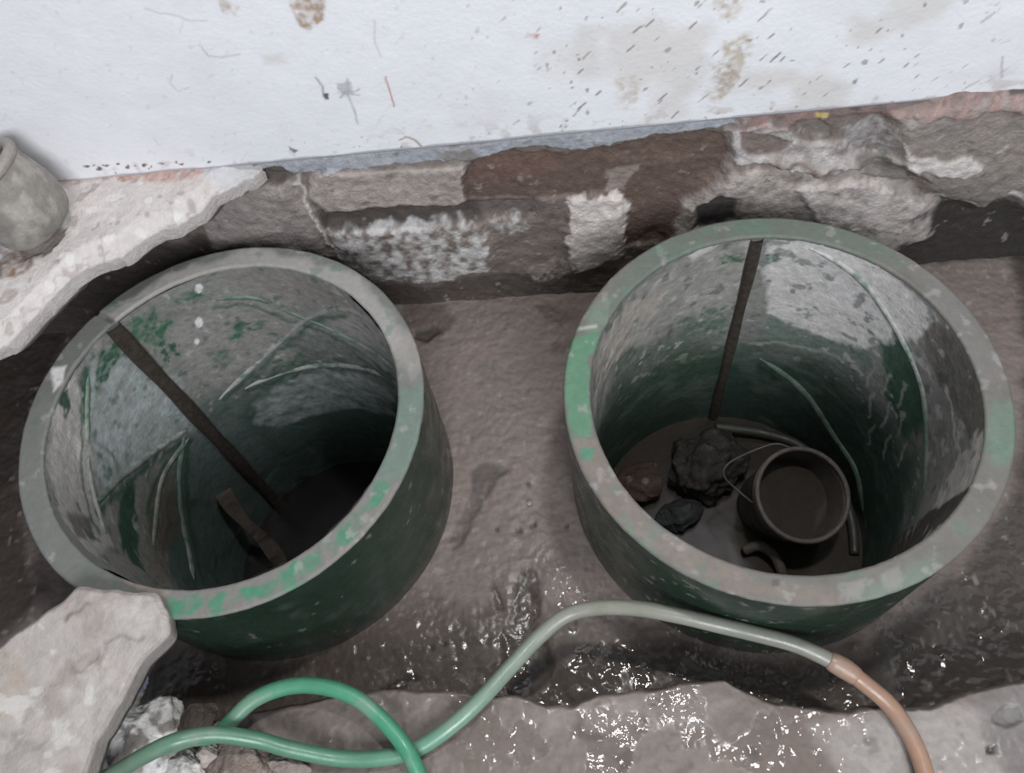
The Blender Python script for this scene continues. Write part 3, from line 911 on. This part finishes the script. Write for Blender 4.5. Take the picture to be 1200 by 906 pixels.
def right_rim(p):
    p.C[:] = (.128, .120, .107)
    p.C *= (1 + .25*(fbm(p.P, 16, 4, 131)-.5))[:, None]
    p.poly(GR((690, 370), (760, 290), (860, 250), (960, 252), (1050, 285), (1060, 310), (960, 285), (860, 275), (770, 320), (710, 390)), (.11, .13, .11), .01, .015, 30, .9)
    p.poly(GR((1040, 280), (1120, 335), (1190, 450), (1150, 450), (1090, 350)), (.15, .145, .135), .01, .015, 30, .7)
    p.poly(GR((663, 395), (700, 385), (690, 440), (695, 510), (668, 512), (660, 450)), (.075, .19, .11), .006, .012, 40, .9)
    p.poly(GR((690, 365), (715, 345), (712, 380), (685, 392)), (.15, .19, .15), .006, .012, 40, .7)
    p.poly(GR((668, 515), (700, 515), (760, 610), (900, 685), (980, 690), (980, 712), (850, 690), (720, 620)), (.165, .136, .118), .008, .012, 40, .85)
    p.poly(GR((682, 524), (696, 525), (694, 540), (680, 538)), RG, .003, .005, 50, .9)
    p.poly(GR((1160, 470), (1195, 470), (1190, 540), (1160, 545)), (.12, .17, .135), .008, .012, 40, .8)
    p.poly(GR((1000, 690), (1100, 650), (1100, 680), (1010, 712)), (.14, .18, .15), .01, .015, 30, .7)
    p.poly(GR((985, 685), (1015, 680), (1010, 702), (985, 705)), (.22, .21, .19), .004, .012, 50, .7)
    p.poly(GR((1035, 672), (1056, 664), (1058, 684), (1038, 690)), (.22, .21, .19), .004, .012, 50, .7)
    p.poly(GR((905, 678), (912, 678), (912, 686), (905, 686)), (.08, .07, .06), .002, .003, 60, .9)
    p.line(GR((672, 386), (698, 382)), (.34, .38, .34), .0025, soft=.004, warp=.002)
    p.poly(GR((860, 255), (900, 255), (900, 275), (860, 278)), (.09, .15, .11), .008, .012, 40, .6)
    p.speck((.28, .265, .25), 50, .62, 133, None, .10, .5, 4)
    p.speck((.09, .155, .115), 40, .64, 134, None, .10, .5, 4)


def out_paint(sd):
    def f(p):
        p.C *= (1 + .5*(fbm(p.P, 9, 4, sd)-.5))[:, None]
        p.speck((.075, .08, .072), 16, .58, sd+1, None, .2, .4, 4)
        p.speck((.26, .25, .24), 55, .74, sd+2, None, .06, .5, 3)
        foot = sstep(.06, .0, p.P[:, 1] + .05*(fbm(p.P, 20, 3, sd+3)-.5))
        p.C = p.C*(1-.7*foot[:, None]) + np.array((.07, .06, .052))*.7*foot[:, None]
    return f


RIBC = (.34, .345, .33)
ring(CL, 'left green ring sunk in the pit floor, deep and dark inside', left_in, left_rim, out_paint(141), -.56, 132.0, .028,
     [(((253, 352), (301, 350), (359, 374), (418, 401), (464, 435)), .006, ((.10, .15, .12), (.22, .24, .22))),
      (((257, 469), (291, 435), (325, 403), (359, 374), (403, 362), (440, 374)), .008, (RIBC, (.24, .24, .225))),
      (((287, 456), (340, 434), (400, 428), (461, 447)), .008, (RIBC, (.28, .285, .27))),
      (((112, 592), (165, 540), (219, 505)), .009, ((.14, .16, .15), RIBC)),
      (((216, 513), (209, 571), (219, 639), (228, 680)), .009, ((.12, .19, .15), (.20, .20, .18))),
      (((222, 514), (192, 556), (182, 606), (180, 640)), .008, ((.22, .23, .21), (.17, .15, .13))),
      (((104, 430), (102, 500), (110, 580), (125, 625)), .006, ((.10, .16, .12), (.30, .29, .27)))], 151)
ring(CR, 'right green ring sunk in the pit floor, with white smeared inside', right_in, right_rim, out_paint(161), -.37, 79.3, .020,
     [(((951, 282), (1003, 323), (1050, 386), (1081, 458), (1086, 521), (1081, 583)), .007, ((.42, .41, .40), (.06, .09, .07))),
      (((890, 420), (941, 458), (977, 510), (1003, 552), (1011, 600)), .010, ((.10, .13, .11), (.06, .09, .07)))], 171)


# ---------------- water at the bottom of each ring
def pool(c, z, m, label, seed):
    n, k = 96, 30
    a = np.linspace(0, 2*np.pi, n, endpoint=False)
    r = np.linspace(0, RI+.004, k)
    A, R_ = np.meshgrid(a, r, indexing='ij')
    V = np.stack([c[0]+R_.ravel()*np.cos(A.ravel()), c[1]+R_.ravel()*np.sin(A.ravel()), np.full(n*k, z)], 1)
    V[:, 2] += .004*(fbm(V, 9, 3, seed)-.5)
    o = link('water', raw_mesh('water', V - np.array([c[0], c[1], z]), grid_faces(n, k, True, True)), m)
    o.location = (c[0], c[1], z)
    tag(o, label, 'water', kind='stuff')
    return o


pool(CL, -.56, M_BLACKWATER, 'black water at the bottom of the left green ring', 181)
pool(CR, -.37, M_WATER, 'brown muddy water around the bucket in the right green ring', 182)


# ================================================================== LOOSE THINGS
def part_local(name, V, f, C, m, root, R, origin):
    W_ = V @ R.T + np.array(origin)
    return child(name, W_, f, C, m, root)


def noisy(V, base, amp, scale, seed, alt=None, th=.6):
    C = np.tile(np.array(base, float), (len(V), 1))*(1 + amp*2*(fbm(V, scale, 4, seed)-.5))[:, None]
    if alt is not None:
        g = sstep(th, th+.08, fbm(V, scale*1.7, 3, seed+1))[:, None]
        C = C*(1-g) + np.array(alt)*g
    return C


# ---------------- bucket down in the right ring
mouth = np.array([.572, .590, -.195])
axis = np.array([.022, -.045, .17])
R = frame(axis)
L = .185
foot = mouth - R[:, 2]*L
t = thing('bucket', tuple(foot), 'small grey bucket half full of muddy water at the bottom of the right ring', 'bucket')
ro, rb = .102, .083
out = [(0.0005, 0), (rb*.6, 0), (rb-.004, 0), (rb, .004)] + [(rb+(ro-rb)*k/12, .004+(L-.008)*k/12) for k in range(1, 13)]
inn = [(ro-.004, L)] + [(ro-.005-(ro-rb)*k/12, L-(L-.008)*k/12) for k in range(1, 13)] + [(rb*.5, .006), (.0005, .006)]
V, f = lathe(out+inn, 72)
part_local('body', V, f, noisy(V, (.07, .06, .052), .3, 20, 201, (.10, .088, .078), .62), M_BUCKET, t, R, foot)
a = np.linspace(0, 2*np.pi, 73)[:-1]
for nm, rr, zz, tr in (('rim', ro-.001, L, .0055), ('rim_bead', ro-.002, L-.022, .0035)):
    pr = [(rr+tr*math.cos(q), zz+tr*math.sin(q)) for q in np.linspace(0, 2*np.pi, 13)]
    V, f = lathe(pr, 72)
    part_local(nm, V, f, noisy(V, (.115, .10, .09), .3, 25, 203), M_BUCKET, t, R, foot)
pr = [(.0005, .105), (.05, .105), (rb+(ro-rb)*.55-.004, .105)]
V, f = lathe(pr, 60)
part_local('muddy_water', V, f, noisy(V, (.13, .11, .085), .3, 12, 205), M_WATER, t, R, foot)
h = np.array([(-ro-.004, 0, L-.02), (-ro-.03, .03, L-.02), (-ro-.045, .07, L-.045), (-ro-.02, .10, L-.05), (-.03, ro+.02, L-.03), (.01, ro+.004, L-.02)])
V, f, _ = tube(spline(h, 60), .0028, 8)
part_local('wire_handle', V, f, None, M_WIRE, t, R, foot)


# ---------------- stones
def ico(sub):
    import bmesh
    bm = bmesh.new()
    bmesh.ops.create_icosphere(bm, subdivisions=sub, radius=1)
    V = np.array([v.co[:] for v in bm.verts])
    f = np.array([[v.index for v in q.verts] for q in bm.faces])
    bm.free()
    return V, f


ICO4, ICO5 = ico(4), ico(5)


def stone(name, loc, dims, rz, seed, base, alt, label, cat, rough=.35, th=.55, m=None, facets=9, tilt=0.0, group=None):
    V, f = ICO5
    rs = np.random.RandomState(seed)
    d = np.ones(len(V))
    for k in range(facets):                       # broken faces
        n = rs.randn(3)
        n /= np.linalg.norm(n)
        hgt = rs.uniform(.55, .85)
        q = V @ n
        d = np.minimum(d, np.where(q > 1e-3, hgt/np.maximum(q, 1e-3), 9))
    d = np.minimum(d, 1.0)
    U = V*(d*(1 + rough*(fbm(V, 2.2, 4, seed)-.5) + .12*(fbm(V, 9, 3, seed+2)-.5)))[:, None]
    U = U*np.array(dims)*.5
    ct, st_ = math.cos(tilt), math.sin(tilt)
    U = U @ np.array([[1, 0, 0], [0, ct, -st_], [0, st_, ct]]).T
    c, s = math.cos(rz), math.sin(rz)
    U = U @ np.array([[c, -s, 0], [s, c, 0], [0, 0, 1]]).T
    C = noisy(U, base, .25, 30, seed+3, alt, th)
    o = link(name, raw_mesh(name, U, f, C), m or M_STONE)
    o.location = loc
    tag(o, label, cat, group)
    return o


BZ = -.37
q = at(828, 543, BZ+.05)
stone('mud_lump', (q[0], q[1], BZ+.035), (.17, .16, .12), .3, 211, (.03, .025, .022), (.06, .05, .045), 'dark lump of mud beside the bucket inside the right ring', 'mud', .9, .6, facets=0)
q = at(745, 556, BZ+.03)
stone('brick_piece', (q[0]+.01, q[1]-.02, BZ+.02), (.12, .12, .09), .7, 213, (.075, .045, .038), (.20, .16, .14), 'reddish broken brick in the muddy water by the left side of the right ring', 'brick', .35, .62)
q = at(795, 605, BZ+.02)
stone('stone', (q[0], q[1], BZ+.015), (.12, .09, .07), .5, 215, (.032, .034, .036), (.05, .05, .05), 'dark grey stone in the muddy water below the reddish brick', 'stone', .3, .65)
# black cable curled behind the bucket
px = [(838, 500, .03), (862, 503, .025), (895, 508, .02), (935, 520, .02), (970, 545, .02), (995, 580, .02), (1005, 615, .01), (1003, 650, .005)]
pts = []
for x, y, dz in px:
    q = at(x, y, BZ+dz)
    v = q[:2]-CR
    rr = np.linalg.norm(v)
    if rr > RI-.018:
        v = v*(RI-.018)/rr
    pts.append((CR[0]+v[0], CR[1]+v[1], BZ+dz))
V, f, _ = tube(spline(pts, 70), .011, 12)
o = link('cable', raw_mesh('cable', V-np.array(pts[0]), f, noisy(V, (.05, .05, .045), .3, 30, 217)), mat('cable_rubber', .5, .1, 30, .1, 60, 200, var=.2))
o.location = pts[0]
tag(o, 'dark cable curled behind the bucket along the foot of the right ring', 'cable')
# bent strip below the bucket
pts = [at(872, 645, BZ+.02), at(890, 640, BZ+.035), at(908, 652, BZ+.035), at(918, 675, BZ+.012)]
V, f, _ = tube(spline(pts, 40), .012, 10)
o = link('bent_pipe', raw_mesh('bent_pipe', V-pts[0], f, noisy(V, (.09, .078, .065), .3, 30, 219)), M_BUCKET)
o.location = pts[0]
tag(o, 'short bent piece of muddy pipe lying below the bucket in the right ring', 'pipe')

# ---------------- stick standing in the left ring
a0, a1 = np.array(at(262, 578, -.27)), np.array(at(336, 668, -.555))
dirv = (a1-a0)/np.linalg.norm(a1-a0)
side = np.cross(dirv, [0, 0, 1.])
side /= np.linalg.norm(side)
upv = np.cross(side, dirv)
n = 40
rows = []
for k in range(n):
    u = k/(n-1)
    cpt = a0 + (a1-a0)*u + side*.004*math.sin(u*7)
    w = .016 + .004*math.sin(u*9+1)
    hh = .007
    rows.append([cpt-side*w-upv*hh, cpt-side*w+upv*hh, cpt+side*w+upv*hh, cpt+side*w-upv*hh])
V = np.array(rows)
V = np.concatenate([np.repeat(V[:1].mean(1, keepdims=True), 4, 1), V, np.repeat(V[-1:].mean(1, keepdims=True), 4, 1)])
I = np.arange(len(V)*4).reshape(-1, 4)
J = np.roll(I, -1, 1)
f = np.stack([I[:-1], J[:-1], J[1:], I[1:]], -1).reshape(-1, 4)
V = V.reshape(-1, 3)
C = noisy(V, (.11, .09, .08), .3, 25, 221, (.05, .04, .035), .55)
o = link('stick', raw_mesh('stick', V-a0, f, C, smooth=False), M_WOOD)
o.location = a0
tag(o, 'brown wooden stick leaning in the black water of the left ring', 'stick')

# ---------------- mud-crusted pot on the floor remnant at the left edge
mo = np.array(at(-29, 201, WZ+.138))
axis = -.40*VR + .46*VU + .64*VB
R = frame(axis)
L = .140
foot = mo - R[:, 2]*L
t = thing('pot', tuple(foot), 'grey mud-crusted pot standing tilted by the white wall at the left edge', 'pot')
pr = [(.0005, 0), (.040, .001), (.064, .010), (.076, .025), (.084, .05), (.085, .08), (.081, .115), (.080, L-.006), (.082, L), (.070, L), (.070, L-.01), (.073, .06), (.06, .025), (.0005, .015)]
pr = spline(pr, 60)
pr[0, 0] = pr[-1, 0] = .0005
V, f = lathe(pr*np.array([.88, 1]), 72)
V = V*(1+.07*(fbm(V, 20, 3, 231)-.5))[:, None]
part_local('body', V, f, noisy(V, (.21, .195, .175), .4, 18, 232, (.31, .285, .26), .58), M_BUCKET, t, R, foot)
pr = [(.067+.009*math.cos(q), L-.006+.010*math.sin(q)) for q in np.linspace(0, 2*np.pi, 15)]
V, f = lathe(pr, 72)
part_local('rim', V, f, noisy(V, (.29, .26, .24), .3, 25, 233), M_BUCKET, t, R, foot)


# ---------------- rubble: slabs cut from an outline
def slab(name, outline, thick, seed, base, painter, label, cat, m=M_PLASTER, relief=.012, n=220, k=46, lump=7):
    """outline: 3-D points around the top face"""
    q = np.array(outline, float)
    cen = q.mean(0)
    b = spline(np.concatenate([q, q[:1]]), n+1)[:-1]
    # keep corners crisp: blend the spline with straight edges
    qq = np.concatenate([q, q[:1]])
    L_ = np.concatenate([[0], np.cumsum(np.linalg.norm(np.diff(qq, axis=0), axis=1))])
    s = np.linspace(0, L_[-1], n, endpoint=False)
    lin = np.stack([np.interp(s, L_, qq[:, j]) for j in range(3)], 1)
    b = .6*lin + .4*b
    jit = fbm(b, 30, 4, seed)-.5
    b = cen + (b-cen)*(1+.09*jit)[:, None]
    tt = np.linspace(0.002, 1, k)
    V = cen + (b-cen)[:, None]*tt[None, :, None]
    flat = V.reshape(-1, 3).copy()
    hgt = relief*2*(fbm(flat, lump, 4, seed+1)-.5) + relief*.35*(fbm(flat, 40, 3, seed+2)-.5)
    edge_drop = np.tile(sstep(.93, 1, tt)*.008, (n, 1)).ravel()
    P = Paint(flat[:, :2], base)
    P.C *= (1+.25*(fbm(flat, 14, 4, seed+3)-.5))[:, None]
    if painter:
        painter(P)
    flat[:, 2] += hgt + P.h - edge_drop
    top_ = flat.reshape(n, k, 3)
    C = P.C.reshape(n, k, 3)
    rows, rc = [], []
    for j, (fz, sc) in enumerate(((.12, 1.004), (.35, .995), (.65, .985), (.9, .96), (1.0, .90), (1.0, .5), (1.0, .004))):
        r_ = top_[:, -1].copy()
        r_[:, :2] = cen[:2] + (r_[:, :2]-cen[:2])*(sc + .03*(fbm(np.concatenate([b[:, :2]*1.0, np.full((n, 1), j*.07)], 1), 45, 3, seed+5)-.5))[:, None]
        if sc < .95:
            r_[:, 2] = b[:, 2]*sc + cen[2]*(1-sc)
        r_[:, 2] -= fz*thick
        rows.append(r_)
        rc.append(np.tile(np.array(base)*.72, (n, 1)))
    V = np.concatenate([top_, np.stack(rows, 1)], 1)
    C = np.concatenate([C, np.stack(rc, 1)], 1)
    o = link(name, raw_mesh(name, V.reshape(-1, 3)-cen, grid_faces(n, V.shape[1], True), C.reshape(-1, 3)), m)
    o.location = cen
    tag(o, label, cat)
    return o


def zpl(pts):
    return [at(x, y, z) for x, y, z in pts]


def paint_slab(p):
    def S_(*pts):
        return [tuple(at(x, y, z)[:2]) for x, y, z in pts]
    p.line(S_((72, 722, .385), (92, 712, .385), (110, 704, .385)), (.14, .12, .11), .004, soft=.004, warp=.02, h=-.002)
    p.line(S_((118, 748, .38), (138, 746, .38), (156, 745, .38)), (.26, .23, .22), .003, soft=.004, warp=.02, h=-.002)
    p.line(S_((85, 785, .36), (100, 776, .36), (112, 770, .36)), (.20, .18, .17), .003, soft=.004, warp=.02, h=-.002)
    p.poly(S_((0, 770, .37), (28, 775, .37), (40, 800, .36), (20, 840, .34), (0, 850, .34)), (.33, .27, .22), .01, .02, 30, .7, grain=.5)
    p.poly(S_((0, 850, .33), (40, 850, .33), (60, 880, .32), (20, 906, .32), (0, 906, .32)), (.24, .215, .20), .01, .02, 30, .7, grain=.5)
    p.poly(S_((120, 705, .385), (165, 700, .385), (185, 740, .38), (150, 745, .38)), (.47, .44, .42), .01, .02, 30, .6, grain=.4)
    p.poly(S_((80, 790, .36), (130, 760, .37), (125, 830, .34), (90, 880, .33)), (.42, .39, .365), .01, .02, 30, .5, grain=.4)
    p.speck((.50, .48, .46), 40, .64, 243, None, .05, .6, 3)
    p.speck((.24, .20, .18), 22, .56, 244, None, .14, .55, 5)


slab('plaster_slab', zpl([(-60, 790, .385), (0, 752, .385), (60, 712, .388), (88, 688, .390), (112, 686, .390), (150, 692, .386), (176, 690, .384), (190, 712, .380), (192, 740, .377), (178, 756, .373), (160, 772, .368), (146, 796, .360), (128, 832, .350), (108, 866, .340), (92, 910, .330), (60, 960, .32), (-60, 960, .32)]),
     .045, 241, (.35, .315, .295), paint_slab, 'big pale slab of broken plaster leaning on the rim of the left ring', 'slab', relief=.02)

# supporting rubble under and beside the slab
def rub(px, py, z, dims, rz, seed, base, alt, label, th=.55, rough=.35, name='rubble_stone', cat='stone', facets=9, tilt=0.0):
    q = at(px, py, z)
    return stone(name, (q[0], q[1], z), dims, rz, seed, base, alt, label, cat, rough, th, None, facets, tilt)


rub(168, 868, .172, (.155, .14, .11), .4, 251, (.30, .28, .265), (.74, .72, .70), 'white speckled stone between the plaster slab and the green hose', .44)
rub(122, 800, .195, (.22, .17, .21), .3, 253, (.16, .14, .125), (.24, .22, .205), 'grey lump of rubble propping up the right edge of the plaster slab')
rub(275, 905, .168, (.15, .12, .07), 1.0, 257, (.20, .155, .135), (.30, .25, .225), 'brown flat stone under the green hoses where they cross')
rub(232, 842, .165, (.075, .06, .055), .2, 259, (.10, .078, .068), (.15, .12, .105), 'small dark brown stone behind the crossing of the hoses')
rub(243, 880, .175, (.05, .045, .04), .9, 261, (.33, .28, .25), (.45, .40, .37), 'small pale pebble just below the crossing of the hoses')
rub(110, 893, .215, (.04, .10, .10), .5, 263, (.62, .59, .57), (.72, .70, .68), 'white shard standing beside the lower right edge of the plaster slab')
rub(215, 905, .17, (.09, .08, .06), .5, 265, (.46, .44, .42), (.66, .64, .62), 'white crumbling stone under the hose at the bottom edge', .5)
rub(338, 898, .165, (.09, .035, .035), -.5, 267, (.22, .18, .16), (.30, .26, .24), 'thin brown stone beside the flat stone at the bottom edge')
rub(160, 800, .285, (.035, .03, .04), .5, 269, (.10, .105, .17), (.16, .16, .22), 'bluish chip of stone on the rubble beside the plaster slab', name='stone_chip')
# pebbles lying on the pit floor
for (x, y, d, sd, lab) in ((620, 590, .010, 281, 'tiny pale pebble on the mud right of the long scrape'),
                           (470, 650, .010, 283, 'tiny pebble touching the lower right of the left ring'),
                           (1128, 625, .012, 285, None)):
    if lab:
        rub(x, y, .004, (d*1.3, d, d), .3, sd, (.30, .27, .25), (.4, .37, .35), lab, name='pebble')


# ---------------- hoses
def hose(path, rad, colors, seed):
    """colors: list of (u, rgb)"""
    V, f, m = tube(path, rad, 18)
    u = np.repeat(np.linspace(0, 1, m), 18)
    us = [c_[0] for c_ in colors]
    C = np.stack([np.interp(u, us, [c_[1][k] for c_ in colors]) for k in range(3)], 1)
    C *= (1 + .25*(fbm(V, 25, 3, seed)-.5))[:, None]
    g = (.35*sstep(.55, .7, fbm(V, 18, 4, seed+1)))[:, None]
    C = C*(1-g) + np.array((.26, .25, .22))*g
    return V, f, C


HR = .0128
px = [(-60, 1010, .168), (30, 965, .185), (90, 930, .220), (135, 906, .235), (165, 888, .255), (205, 869, .262), (250, 861, .240), (300, 867, .212), (340, 878, .195), (400, 889, .172), (450, 888, .168), (490, 877, .170), (530, 850, .174), (565, 818, .178), (600, 780, .172), (632, 746, .170), (662, 722, .175), (695, 713, .185), (740, 712, .205), (790, 718, .215), (835, 726, .215), (885, 737, .205), (935, 753, .195), (985, 780, .185)]
A_ = [at(*q) for q in px]
pb = [(985, 780, .185), (1012, 800, .178), (1042, 826, .170), (1064, 858, .168), (1078, 888, .168), (1088, 925, .168), (1094, 970, .168), (1090, 1060, .168), (1060, 1150, .168)]
B_ = [at(*q) for q in pb]
full = spline(A_ + B_[1:], 420)
dv = full[:, :2] - CR
dr = np.linalg.norm(dv, axis=1)
push = np.where(full[:, 2] < RIMZ, np.maximum(RO + HR + .004 - dr, 0), 0)
for _ in range(3):
    kz = np.ones(31)/31
    push = np.convolve(np.pad(push, 15, 'edge'), kz, 'valid')
full[:, :2] += dv/dr[:, None]*push[:, None]*1.15
# split where the two colours meet
k = int(np.argmin(np.linalg.norm(full - A_[-1], axis=1)))
t = thing('garden_hose', tuple(A_[10]), 'long green hose with an orange end passing in front of the right ring', 'hose')
GH = (.08, .21, .135)
V, f, C = hose(full[:k+1], HR, [(0, (.10, .20, .14)), (.18, (.14, .20, .15)), (.3, (.09, .20, .13)), (.42, GH), (.52, (.12, .27, .19)), (.62, (.19, .25, .20)), (.72, (.24, .24, .20)), (.9, (.22, .225, .19)), (1, (.21, .21, .18))], 301)
child('green_tube', V, f, C, M_HOSE, t)
V, f, C = hose(full[k:], HR*1.05, [(0, (.30, .185, .13)), (.5, (.33, .20, .14)), (1, (.36, .25, .18))], 303)
child('orange_tube', V, f, C, M_HOSE, t)['label'] = 'orange brown end of the hose'
seg = full[max(k-4, 0):k+7]
V, f, C = hose(spline(seg, 24), np.interp(np.linspace(0, 1, 24), [0, .15, .5, .85, 1], [HR*1.05, HR*1.22, HR*1.3, HR*1.2, HR*1.1]), [(0, (.28, .20, .16)), (1, (.31, .20, .145))], 305)
child('coupling', V, f, C, M_HOSE, t)

px = [(190, 877, .228), (222, 866, .212), (244, 863, .205), (258, 858, .203), (272, 844, .206), (295, 822, .212), (325, 808, .214), (358, 803, .214), (392, 808, .212), (420, 820, .208), (443, 839, .204), (462, 859, .202), (476, 878, .200), (488, 902, .192), (496, 930, .180), (500, 970, .168), (490, 1060, .166), (440, 1150, .166)]
pts = [at(*q) for q in px]
V, f, C = hose(spline(pts, 180), HR, [(0, (.08, .24, .15)), (.5, (.06, .255, .15)), (1, (.06, .26, .155))], 307)
o = link('garden_hose', raw_mesh('garden_hose', V-pts[-1], f, C), M_HOSE)
o.location = pts[-1]
tag(o, 'bright green hose arching in a loop over the longer hose at the lower left', 'hose')
